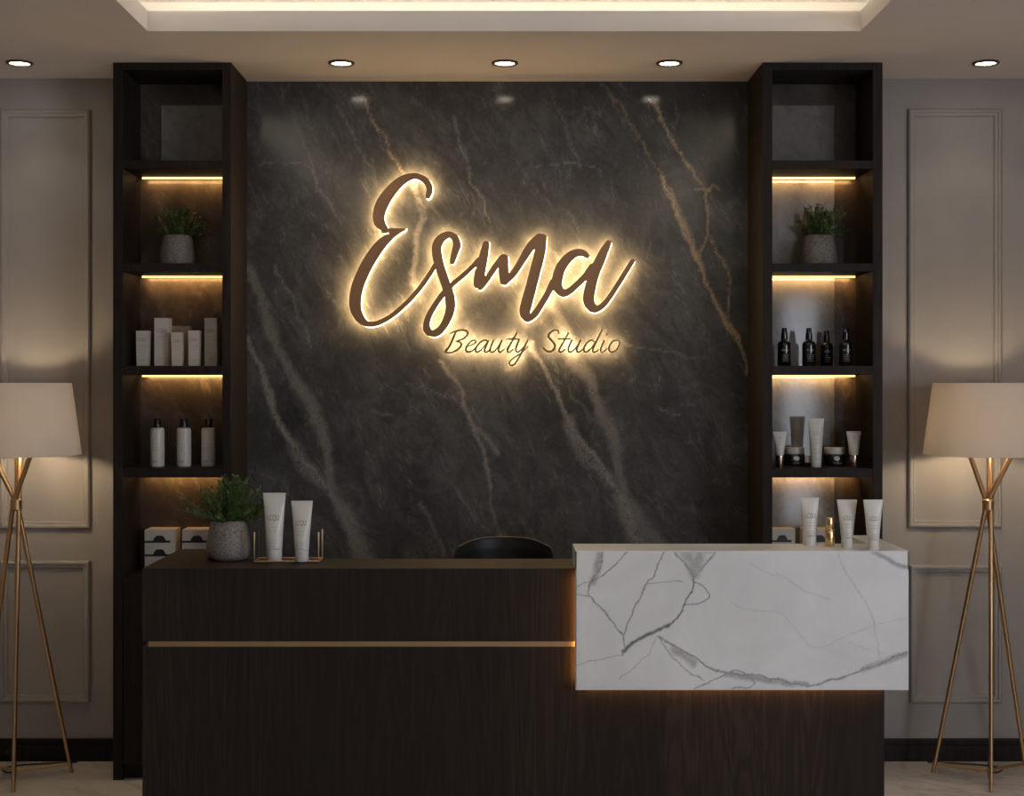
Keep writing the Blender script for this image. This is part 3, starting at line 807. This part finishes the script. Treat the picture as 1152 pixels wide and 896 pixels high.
# ------------------------------------------------------------------ floor lamps
def floor_lamp(px, mirror, label):
    cx, cy = wx(px, 297), 5.385
    r = thing('floor_lamp', label, 'floor lamp', (cx, cy, 0), 0, 'brass tripod floor lamps')
    zc, zt = wz(568, 297), 1.30
    azs = (PI - .50, .50, -PI / 2 + .27 * (-1 if mirror else 1))
    for k_, az in enumerate(azs):
        R = .205 if k_ < 2 else .17
        d = Vector((math.cos(az), math.sin(az), 0))
        side = Vector((-d.y, d.x, 0)) * .010
        p0, pc, pt_ = d * R, Vector((0, 0, zc)) + side + d * .006, -d * .118 + side + Vector((0, 0, zt))
        pts = [p0 + Vector((0, 0, .0)), p0.lerp(pc, .5) + Vector((0, 0, 0)), pc, pt_]
        pts[1].z = zc * .5
        new('leg', tube(bmesh.new(), pts, [.0075, .0085, .0095, .0095], 12), M['brass'], r, smooth=True)
    bm = lathe(bmesh.new(), [(.018, zc - .022), (.022, zc - .018), (.022, zc + .018), (.018, zc + .022)], 24)
    new('collar', bm, M['brass'], r, smooth=True)
    bm = bmesh.new()
    for k_, az in enumerate(azs):
        R = (.205 if k_ < 2 else .17) * .965
        d = Vector((math.cos(az), math.sin(az), 0))
        tube(bm, [Vector((0, 0, .036)), d * R + Vector((0, 0, .036))], .0065, 8)
    new('stretcher', bm, M['brass'], r, smooth=True)
    pole = tube(bmesh.new(), [(0, 0, zc), (0, 0, 1.235)], .006, 10)
    lathe(pole, [(.016, 1.225), (.016, 1.27)], 20)
    new('lamp_socket', pole, M['brass'], r, smooth=True)
    rt, rb, z0, z1 = 60 / 297, 71 / 297, wz(512, 297), wz(431, 297)
    bm = lathe(bmesh.new(), [(rb, z0), (rt, z1), (rt - .0025, z1), (rb - .0025, z0), (rb, z0)], 72, cap=False)
    bmesh.ops.remove_doubles(bm, verts=bm.verts[:], dist=1e-5)
    sh = new('lamp_shade', bm, M['shade'], r, smooth=True)
    bm = bmesh.new()
    for k_ in range(3):
        a = k_ * 2 * PI / 3 + .5
        rr = rt + (rb - rt) * (z1 - 1.245) / (z1 - z0) - .004
        tube(bm, [(.012 * math.cos(a), .012 * math.sin(a), 1.245), (rr * math.cos(a), rr * math.sin(a), 1.245)], .0022, 6)
    new('shade_carrier', bm, M['brass'], sh)
    bm = lathe(bmesh.new(), [(.012, 1.271), (.020, 1.280), (.041, 1.302), (.046, 1.325), (.041, 1.348), (.022, 1.366), (.002, 1.371)], 24)
    new('bulb', bm, M['bulb'], r, smooth=True)
    sg = -1 if mirror else 1
    pts = [(-.006 * sg, .012, .060), (-.012 * sg, .030, .045), (-.03 * sg, .06, .015), (-.07 * sg, .09, .0045), (-.10 * sg, .15, .0045), (-.02 * sg, .20, .0045), (.16 * sg, .235, .0045)]
    new('cord', tube(bmesh.new(), [tuple(p) for p in spline(pts, 6)], .0032, 8), M['cord'], r, smooth=True)
    return r
floor_lamp(18.5, False, 'brass tripod floor lamp with linen shade on the left, cut by the frame')
floor_lamp(1111.5, True, 'brass tripod floor lamp with linen shade right of the marble counter')


# ------------------------------------------------------------------ plants
def leaf(bm, p, d, up, L_, W_):
    side = d.cross(up)
    if side.length < 1e-4: side = d.cross(Vector((1, 0, 0)))
    side.normalize()
    up2 = side.cross(d).normalized()
    a = bm.verts.new(p); c = bm.verts.new(p + d * L_)
    l1 = bm.verts.new(p + d * L_ * .45 + side * W_ + up2 * W_ * .5); r1 = bm.verts.new(p + d * L_ * .45 - side * W_ + up2 * W_ * .5)
    mid = bm.verts.new(p + d * L_ * .5)
    bm.faces.new((a, l1, mid)); bm.faces.new((l1, c, mid)); bm.faces.new((a, mid, r1)); bm.faces.new((mid, c, r1))


def foliage(seed, z0, r0, H, W, n=46, extra=()):
    rnd = random.Random(seed)
    bm = bmesh.new()
    jobs = []
    for i in range(n):
        az = rnd.uniform(0, 2 * PI)
        tilt = abs(rnd.gauss(0, .62))
        tilt = min(tilt, 1.25)
        jobs.append((az, tilt, H * rnd.uniform(.68, 1.05) * (1.0 if tilt < .6 else .9)))
    jobs += list(extra)
    for az, tilt, Ln in jobs:
        d = Vector((math.cos(az), math.sin(az), 0))
        p = d * r0 * rnd.uniform(.1, .7); p.z = z0
        tx = min(1.0, W / max(Ln * math.sin(tilt), 1e-3))
        dirv = Vector((math.cos(az) * math.sin(tilt) * tx, math.sin(az) * math.sin(tilt) * tx, math.cos(tilt))).normalized()
        pts = [p.copy()]
        nseg = 9
        for k_ in range(nseg):
            dirv = (dirv + Vector((rnd.uniform(-.10, .10), rnd.uniform(-.10, .10), -.02 * (tilt > .7)))).normalized()
            p = p + dirv * Ln / nseg
            pts.append(p.copy())
            if k_ >= 1:
                for q in range(6):
                    a2 = rnd.uniform(0, 2 * PI)
                    u = dirv.orthogonal().normalized(); v = dirv.cross(u)
                    ld_ = (dirv * rnd.uniform(.45, .9) + (u * math.cos(a2) + v * math.sin(a2)) * .8).normalized()
                    leaf(bm, p - dirv * Ln / nseg * rnd.random(), ld_, Vector((0, 0, 1)), rnd.uniform(.013, .022), rnd.uniform(.0022, .0036))
        tube(bm, pts, [.0013] * len(pts), 5)
    return bm


def potted(label, loc, prof, seed, H, W, n, extra=(), group='potted herbs in speckled pots'):
    r = thing('potted_plant', label, 'potted plant', loc, 0, group)
    ztop, rtop = prof[-1][1], prof[-1][0]
    full = prof + [(rtop - .006, ztop), (rtop - .008, ztop - .02), (.004, ztop - .022)]
    new('pot', lathe(bmesh.new(), full, 56), M['pot'], r, smooth=True)
    new('soil', lathe(bmesh.new(), [(rtop - .0085, ztop - .0215), (rtop - .0085, ztop - .012), (.002, ztop - .008)], 32), M['soil'], r)
    new('foliage', foliage(seed, ztop - .010, rtop, H, W, n, extra), M['leaf'], r)
    return r

Z2 = wz(296.3, 297.5)
sp_prof = [(.062, 0), (.068, .004), (.071, .014), (.070, .035), (.066, .070), (.061, .100), (.057, .114), (.053, .120)]
YI = F / 289
potted('bushy green herb in a speckled grey pot on the left shelf tower', (wx(199, 289), YI, Z2), sp_prof, 11, .125, .085, 40, group=None)
potted('bushy green herb in a speckled grey pot on the right shelf tower', (wx(921, 289), YI, Z2), sp_prof, 5, .125, .09, 40, ((.25, .95, .15),), group=None)
S_P = 366
cp = [(.050, 0), (.060, .004), (.067, .014), (.0685, .035), (.066, .065), (.060, .095), (.054, .116), (.0515, .122)]
potted('large bushy green herb in a textured grey pot on the dark desk', (wx(253.5, S_P - 3), F / (S_P - 7), DT), cp, 21, .145, .105, 52,
       ((.1, 1.12, .155), (.05, 1.2, .15), (PI + .2, 1.2, .14), (PI, 1.05, .15)), group=None)


# ------------------------------------------------------------------ products
def text_polys(txt, size):
    cu = bpy.data.curves.new('t', 'FONT'); cu.body = txt; cu.size = size; cu.align_x = 'CENTER'
    o = bpy.data.objects.new('t', cu); C.objects.link(o)
    dg = bpy.context.evaluated_depsgraph_get()
    me = bpy.data.meshes.new_from_object(o.evaluated_get(dg))
    V = [(v.co.x, v.co.y) for v in me.vertices]; Fc = [tuple(p.vertices) for p in me.polygons]
    C.objects.unlink(o); bpy.data.objects.remove(o); bpy.data.curves.remove(cu); bpy.data.meshes.remove(me)
    return V, Fc


def prints(items, front):
    """items: ('t', txt, x, z, size, xscale) or ('l', x0, x1, z, h); front(x, z) -> y of the surface"""
    bm = bmesh.new()
    for it in items:
        if it[0] == 't':
            _, txt, x, z, size, xs_ = it
            V, Fc = text_polys(txt, size)
            vs = [bm.verts.new((x + a * xs_, front(x + a * xs_, z + b_) - .0004, z + b_)) for a, b_ in V]
            for f in Fc:
                try: bm.faces.new([vs[i] for i in f])
                except ValueError: pass
        elif it[0] == 'l':
            _, x0, x1, z, h = it
            n = 6
            row = [[bm.verts.new((x0 + (x1 - x0) * i / n, front(x0 + (x1 - x0) * i / n, zz) - .0004, zz)) for i in range(n + 1)] for zz in (z, z + h)]
            for i in range(n): bm.faces.new((row[0][i], row[0][i + 1], row[1][i + 1], row[1][i]))
        elif it[0] == 'p':
            bm.faces.new([bm.verts.new((x, front(x, z) - .0004, z)) for x, z in it[1]])
    return bm


def squeeze_tube(label, loc, h, wt, wb, cap_h, cap_mat, body_mat, group=None, txt='LCQU', tz=.60, print_mat=None, rz=0, tsize=None):
    r = thing('squeeze_tube', label, 'cosmetic tube', loc, rz, group)
    def dims(z):
        t_ = max(0, min(1, (z - cap_h) / (h - cap_h)))
        return wb + (wt - wb) * t_ ** 1.15, max(.0035, wb * (1 - t_ ** 1.7))
    bm = bmesh.new()
    rings = []
    seg = 40
    zs = [cap_h + .0012 + (h - cap_h - .0012) * k_ / 22 for k_ in range(23)]
    for z in zs:
        w_, d_ = dims(z)
        rings.append([bm.verts.new((w_ / 2 * math.cos(2 * PI * i / seg), d_ / 2 * math.sin(2 * PI * i / seg), z)) for i in range(seg)])
    for a, b_ in zip(rings, rings[1:]):
        for i in range(seg): bm.faces.new((a[i], a[(i + 1) % seg], b_[(i + 1) % seg], b_[i]))
    bm.faces.new(rings[0][::-1]); bm.faces.new(rings[-1])
    new('tube_body', bm, body_mat, r, smooth=True)
    rc = wb / 2 * .97
    new('cap', lathe(bmesh.new(), [(rc * .93, 0), (rc * .97, .0015), (rc, cap_h - .002), (rc * .98, cap_h)], 36), cap_mat, r, smooth=True)
    def front(x, z):
        w_, d_ = dims(z)
        return -d_ / 2 * math.sqrt(max(0, 1 - (2 * x / w_) ** 2))
    ww = wb * .30
    z0 = h * tz
    its = [('t', txt, -wb * .03, z0, tsize or wb * .50, .56)]
    pr = new('brand_print', prints(its, front), print_mat or M['print'], r)
    its = [('l', -ww, ww * .8, h * q, .0011) for q in (tz - .10, tz - .16, tz - .29, tz - .33, tz - .38)]
    for it in its: new('print_line', prints([it], front), M['faint'], r)
    return r


def at(px, py_bottom, z):
    """point on the horizontal plane z that shows at the pixel"""
    s_ = (py_bottom - CY) / (EYE - z)
    return s_, (wx(px, s_), F / s_, z)

# wire tray and its two tubes on the dark desk
s_, loc = at(322.3, 633, DT)
tr = thing('wire_tray', 'small brass wire tray holding two tubes on the dark desk', 'tray', loc)
hw, dp, hh, rr = 36.3 / 367, .088, 34 / 367, .0029
bm = bmesh.new()
for y in (0, dp):
    tube(bm, [(-hw, y, hh), (-hw, y, rr), (hw, y, rr), (hw, y, hh)], rr, 8)
for x in (-hw, hw):
    tube(bm, [(x, 0, rr), (x, dp, rr)], rr, 8)
new('wire_frame', bm, M['brass'], tr)
new('tray_base', bx(-hw + .002, hw - .002, .002, dp - .002, .0006, .0030), mat('tray_bronze', (.10, .06, .035), .35, .8), tr)
zt = DT + .0033
squeeze_tube('taller white squeeze tube standing in the brass wire tray', (wx(309, 363), F / 363.5, zt), .209, .071, .049, .036, M['white'], M['white'])
squeeze_tube('shorter white squeeze tube standing in the brass wire tray', (wx(339.8, 365), F / 365.2, zt), .186, .067, .043, .034, M['white'], M['white'])

# tubes and gold bottle on the marble counter
for px, pb, pt_, wt, wb, lab in ((912.5, 614.4, 560.8, 21.2, 15.5, 'white squeeze tube left of the gold bottle on the marble counter'),
                                 (954.5, 616.6, 563, 23.2, 13.4, 'white squeeze tube right of the gold bottle, middle of three on the marble counter'),
                                 (984, 618.8, 563, 22.6, 13.6, 'rightmost white squeeze tube on the marble counter')):
    s_, loc = at(px, pb, MT)
    loc = (loc[0], loc[1] + wb / s_ / 2, MT)
    squeeze_tube(lab, loc, (pb - pt_) / s_, wt / s_, wb / s_, .030, M['white'], M['white'], tz=.58)
s_, loc = at(934.5, 615.6, MT)
g_ = thing('gold_bottle', 'small gold pump bottle between the white tubes on the marble counter', 'bottle', (loc[0], loc[1] + .014, MT))
new('body', lathe(bmesh.new(), [(.0135, 0), (.0145, .002), (.0145, .046), (.0135, .048)], 32), M['gold'], g_, smooth=True)
new('cap', lathe(bmesh.new(), [(.0115, .0485), (.0122, .050), (.0122, .086), (.0112, .088)], 32), M['gold'], g_, smooth=True)
new('collar', lathe(bmesh.new(), [(.0140, .0478), (.0140, .0512), (.0125, .0515)], 32), M['brass'], g_, smooth=True)


# cartons on the left tower
Z3 = wz(411.8, 297.5)
def carton(label, px0, px1, ptop, s_, z, depth, taper=0.0, txt='COU', rz=0, y_=None):
    w_ = (px1 - px0) / s_
    h = wz(ptop, s_) - z
    r = thing('carton', label, 'carton', (wx((px0 + px1) / 2, s_), (y_ or F / s_) + depth / 2, z), rz, 'cream cosmetic cartons')
    bm = bx(-w_ / 2, w_ / 2, -depth / 2, depth / 2, 0, h, bev=.0008)
    for v in bm.verts:
        k_ = 1 - taper * (1 - v.co.z / h)
        v.co.x *= k_; v.co.y *= k_
    new('box', bm, M['cream'], r)
    fr = lambda x, z_: -depth / 2 * (1 - taper * (1 - z_ / h))
    new('brand_print', prints([('t', txt, -.001, h * .70, w_ * .38, .8)], fr), M['print'], r)
    its = [('l', -w_ * .3, w_ * .28, h * q, .0010) for q in (.60, .54, .46)] + [('l', -w_ * .15, w_ * .2, h * .16, .002)]
    for it in its: new('print_line', prints([it], fr), M['faint'], r)
    return r
carton('small cream carton at the left end of the carton shelf', 152.8, 167, 372.2, 292, Z3, .040, .10)
carton('tall wide cream carton, second from left on the carton shelf', 173.5, 190, 357.9, 291, Z3, .052)
carton('small cream carton in front of the tan box, middle of the carton shelf', 192.6, 205.2, 374, 293, Z3, .036, .08)
carton('small cream carton right of the tan box, fourth along the carton shelf', 211.6, 224.3, 372, 293, Z3, .036, .08)
carton('tall narrow cream carton at the right end of the carton shelf', 230, 244.2, 357.9, 291, Z3, .040)
r = thing('tan_box', 'plain tan box standing behind the small cream cartons', 'box', (wx(203, 287.5), F / 287.5 + .025, Z3))
new('box', bx(-.036, .036, -.025, .025, 0, wz(367.5, 287.5) - Z3, bev=.001), mat('tan_card', (.36, .27, .19), .6), r)
new('lid', bx(-.0365, .0365, -.0255, .0255, wz(367.5, 287.5) - Z3 + .0003, wz(367.5, 287.5) - Z3 + .0025, bev=.0006), mat('tan_card_lid', (.38, .29, .205), .6), r)

# ivory bottles on the left tower
Z4 = wz(527.2, 297.5)
proto = None
for px, lab in ((177, 'leftmost ivory bottle with black cap on the left tower'), (207, 'middle ivory bottle with black cap on the left tower'), (234.7, 'rightmost ivory bottle with black cap on the left tower')):
    loc = (wx(px, 291), F / 291, Z4)
    if proto: dup(proto, loc, lab); continue
    proto = thing('lotion_bottle', lab, 'bottle', loc, 0, 'ivory bottles on the left tower')
    rb_ = .0275
    new('body', lathe(bmesh.new(), [(rb_ * .9, 0), (rb_ * .98, .003), (rb_, .008), (rb_, .138), (rb_ * .96, .145), (rb_ * .82, .149), (.0125, .1505)], 40), M['ivory'], proto, smooth=True)
    new('cap', lathe(bmesh.new(), [(.0125, .151), (.0135, .152), (.0135, .183), (.0125, .1845)], 32), M['black'], proto, smooth=True)
    fr = lambda x, z: -math.sqrt(rb_ ** 2 - x * x)
    its = [('l', -.016, .010, .1505 * q, .0011) for q in (.58, .50, .46, .42)]
    for it in its: new('print_line', prints([it], fr), M['faint'], proto)
    new('brand_print', prints([('t', 'COU', -.004, .017, .010, .9)], fr), M['dark_print'], proto)

# stacked flat cartons on both base cabinets
ZB = .7725
def flat_box(label, x, y, z, w_, h, d_):
    r = thing('flat_carton', label, 'carton', (x, y, z), 0, 'white flat cartons with dark print')
    new('box', bx(-w_ / 2, w_ / 2, 0, d_, 0, h, bev=.001), M['cream'], r)
    fr = lambda x_, z_: 0.0
    b_ = h * .04
    its = [('p', [(-w_ * .5 + .001, b_), (w_ * .36, b_), (w_ * .36, b_ + h * .17), (-w_ * .5 + .001, b_ + h * .14)]),
           ('p', [(-w_ * .22, b_ + h * .145), (w_ * .22, b_ + h * .145), (w_ * .15, b_ + h * .42), (w_ * .09, b_ + h * .52), (-w_ * .09, b_ + h * .52), (-w_ * .17, b_ + h * .38)])]
    new('dark_print', prints(its, fr), M['dark_print'], r)
    return r
hB = .0528
for k_, pos in enumerate(('bottom', 'middle', 'top')):
    flat_box('white flat carton with dark print, %s of the left stack beside the desk plant' % pos, wx(179.5, 289), F / 289, ZB + k_ * (hB + .0004), .1165, hB, .105)
for k_, pos in enumerate(('bottom', 'middle', 'top')):
    flat_box('white flat carton with dark print, %s of the stack right behind the desk plant' % pos, wx(221.5, 289), F / 289, ZB + k_ * (hB + .0004), .1165, hB, .105)
for k_, pos in enumerate(('bottom', 'middle', 'top')):
    flat_box('white flat carton, %s of the stack at the left side of the right tower base' % pos, wx(879.5, 288) + .002, F / 288, ZB + k_ * (hB + .0004), .100, hB, .09)
for k_, pos in enumerate(('bottom', 'middle', 'top')):
    flat_box('white flat carton, %s of the stack behind the gold bottle on the right tower base' % pos, wx(921.5, 288), F / 288, ZB + k_ * (hB + .0004), .120, hB, .09)

# black spray bottles on the right tower
proto = None
for px, pt_, lab in ((882.3, 368.8, 'leftmost black spray bottle on the right tower'), (910, 368, 'second black spray bottle from the left, right tower'),
                     (929.8, 371.4, 'third black spray bottle from the left, shorter and darker, right tower'), (951.5, 367.7, 'rightmost black spray bottle on the right tower')):
    s_ = 292 if px != 929.8 else 287
    loc = (wx(px, s_), F / s_, Z3)
    if proto:
        q = dup(proto, loc, lab, {910: .05, 951.5: -.06}.get(px, 0.0))
        if px == 929.8: q.scale = (.94, .94, .95)
        continue
    proto = thing('spray_bottle', lab, 'bottle', loc, 0, 'black spray bottles on the right tower')
    rb_ = .0255
    new('body', lathe(bmesh.new(), [(rb_ * .92, 0), (rb_, .003), (rb_, .082), (rb_ * .97, .088), (rb_ * .80, .0945), (.0135, .098), (.0125, .102)], 40), M['blackglass'], proto, smooth=True)
    new('cap', lathe(bmesh.new(), [(.0128, .1022), (.0132, .104), (.0122, .128), (.0105, .1285), (.0100, .1455), (.0090, .147)], 32), M['blackglass'], proto, smooth=True)
    fr = lambda x, z: -math.sqrt(rb_ ** 2 - x * x)
    new('brand_print', prints([('t', 'COU', -.001, .058, .011, 1.0)], fr), M['light_print'], proto)
    for q in (.28, .23, .18, .13): new('print_line', prints([('l', -.012, .012, .1505 * q, .0012)], fr), M['faint'], proto)

# tubes and jars on the right tower
squeeze_tube('small white tube with rose gold cap, left end of the tube shelf', (wx(877.5, 294), F / 294, Z4), .137, .054, .029, .046, M['rose'], M['white'], txt='COU', tz=.80, tsize=.011)
squeeze_tube('tall white tube standing between the two black jars', (wx(918, 293), F / 293, Z4), .187, .063, .042, .030, M['white'], M['white'], txt='COU', tz=.66, print_mat=M['faint'])
squeeze_tube('small beige tube with rose gold cap, right end of the tube shelf', (wx(960.5, 292), F / 292, Z4), .137, .058, .035, .046, M['rose'], M['cream'], txt='COU', tz=.80, tsize=.011)
proto = None
for px, lab in ((893.5, 'black cream jar with white lid left of the tall white tube'), (938.5, 'black cream jar with white lid right of the tall white tube')):
    s_ = 288
    loc = (wx(px, s_), F / s_, Z4)
    if proto: dup(proto, loc, lab); continue
    proto = thing('cream_jar', lab, 'jar', loc, 0, 'black cream jars on the right tower')
    rj = .044
    new('body', lathe(bmesh.new(), [(rj * .90, 0), (rj * .97, .003), (rj, .010), (rj, .036), (rj * .96, .043), (rj * .86, .046)], 48), M['blackglass'], proto, smooth=True)
    new('lid', lathe(bmesh.new(), [(.0385, .0465), (.0395, .048), (.0395, .069), (.0375, .0715)], 48), M['white'], proto, smooth=True)
    fr = lambda x, z: -math.sqrt(rj ** 2 - x * x)
    em = [('p', [(.012 * math.cos(2 * PI * k_ / 20), .031 + .0085 * math.sin(2 * PI * k_ / 20)) for k_ in range(20)])]
    new('emblem', prints(em, lambda x, z: fr(x, z) - .0006), M['cream'], proto)
    new('brand_print', prints([('t', 'COU', .004, .009, .010, 1.5)], fr), M['faint'], proto)
r = thing('little_pot', 'tiny white cosmetic pot just left of the tall white tube', 'pot', (wx(907.6, 291), F / 291 - .012, Z4))
new('body', lathe(bmesh.new(), [(.0095, 0), (.0105, .002), (.0105, .016)], 24), M['black'], r, smooth=True)
new('lid', lathe(bmesh.new(), [(.0105, .0163), (.0112, .018), (.0112, .040), (.0100, .042)], 24), M['white'], r, smooth=True)

# ------------------------------------------------------------------ chair behind the desk
S_C = 318
chair = thing('office_chair', 'black leather office chair with rounded back behind the desk', 'chair', (wx(567, S_C), F / S_C + .02, 0))
def curved_pad(w_, z0, z1, th, bow, inset, nx=20, nz=12):
    bm = bmesh.new()
    rows = []
    for j in range(nz + 1):
        v = j / nz
        wj = w_ * (1 - inset * max(0, (v - .55) / .45) ** 3.0) / 2
        row = []
        for i in range(nx + 1):
            u = -1 + 2 * i / nx
            zz = z0 + (z1 - z0) * v - (.030 * abs(u) ** 3.5 if v > .5 else 0) * (v - .5) * 2
            row.append(bm.verts.new((u * wj, bow * u * u * -1 + .05 * v, zz)))
        rows.append(row)
    for j in range(nz):
        for i in range(nx): bm.faces.new((rows[j][i], rows[j][i + 1], rows[j + 1][i + 1], rows[j + 1][i]))
    bmesh.ops.solidify(bm, geom=bm.faces[:], thickness=th)
    return bm
ztop_c = wz(607.4, S_C)
bm = curved_pad(.365, .50, ztop_c, .045, .09, .10)
bmesh.ops.bevel(bm, geom=[e for e in bm.edges if e.calc_face_angle(0) > .9], offset=.014, segments=4, affect='EDGES')
back = new('backrest', bm, M['leather'], chair, smooth=True)
pts = []
for i in range(25):
    u = -1 + 2 * i / 24
    pts.append((u * .182 * .905, -.09 * u * u + .052 - .004, ztop_c - .030 * abs(u) ** 3.5 + .001))
pts = [(-.183, -.03, ztop_c - .20)] + [(-.178, -.035, ztop_c - .08)] + pts + [(.178, -.035, ztop_c - .08)] + [(.183, -.03, ztop_c - .20)]
new('piping', tube(bmesh.new(), [tuple(p) for p in spline(pts, 3)], .0035, 8), M['piping'], back, smooth=True)
new('seat', bx(-.235, .235, -.43, -.0, .43, .50, bev=.025, seg=4), M['leather'], chair, smooth=True)
new('back_bracket', bx(-.03, .03, -.02, .075, .40, .62, bev=.006), M['chrome'], chair)
bm = lathe(bmesh.new(), [(.03, .06), (.03, .20), (.018, .21), (.018, .43)], 20, 0, -.2)
new('gas_lift', bm, M['chrome'], chair, smooth=True)
for k_ in range(5):
    a = 2 * PI * k_ / 5 + .3
    e = (.26 * math.cos(a), -.2 + .26 * math.sin(a))
    lg = new('base_leg', tube(bmesh.new(), [(0, -.2, .085), (e[0], e[1], .065)], [.022, .014], 10), M['chrome'], chair, smooth=True)
    bm = bmesh.new()
    tube(bm, [(e[0] - .012, e[1], .0275), (e[0] + .012, e[1], .0275)], .0275, 18)
    new('caster', bm, M['black'], lg)

# ------------------------------------------------------------------ fill and daylight lamps, world, camera
def area(name, loc, rot, sx_, sy_, power, color):
    ld = bpy.data.lights.new(name, 'AREA'); ld.shape = 'RECTANGLE'; ld.size = sx_; ld.size_y = sy_; ld.energy = power; ld.color = color
    o = bpy.data.objects.new(name, ld); C.objects.link(o); o.location = loc; o.rotation_euler = rot
    return o
area('right_fill_light', (RX - .02, .6, 1.65), (0, PI / 2, 0), 1.46, 2.36, 104, (.79, .87, 1.0))  # cool fill area lamp, put in as daylight at the added right window
area('rear_window_daylight', (2.96, RY0 + .02, 1.25), (PI / 2, 0, 0), .30, 2.26, 6.0, (.86, .92, 1.0))

wd = bpy.data.worlds.new('World'); bpy.context.scene.world = wd
wd.use_nodes = True
bg = wd.node_tree.nodes['Background']
bg.inputs[0].default_value = (.55, .65, .8, 1); bg.inputs[1].default_value = .6

cam = bpy.data.cameras.new('Camera')
co = bpy.data.objects.new('Camera', cam); C.objects.link(co)
co.location = (0, 0, EYE); co.rotation_euler = (PI / 2, 0, 0)
cam.sensor_width = 36; cam.lens = 36 * F / 1152
cam.shift_x = (576 - CX) / 1152; cam.shift_y = -(448 - CY) / 1152
cam.clip_start = .05
sc = bpy.context.scene
sc.camera = co
sc.view_settings.view_transform = 'Standard'
sc.view_settings.look = 'None'
sc.view_settings.exposure = 0.0
sc.view_settings.gamma = 1.0
sc.view_settings.use_curve_mapping = False
sc.cycles.use_denoising = True
sc.cycles.max_bounces = 10
sc.cycles.diffuse_bounces = 5
sc.cycles.caustics_reflective = False
sc.cycles.caustics_refractive = False
sc.cycles.sample_clamp_indirect = 4.0
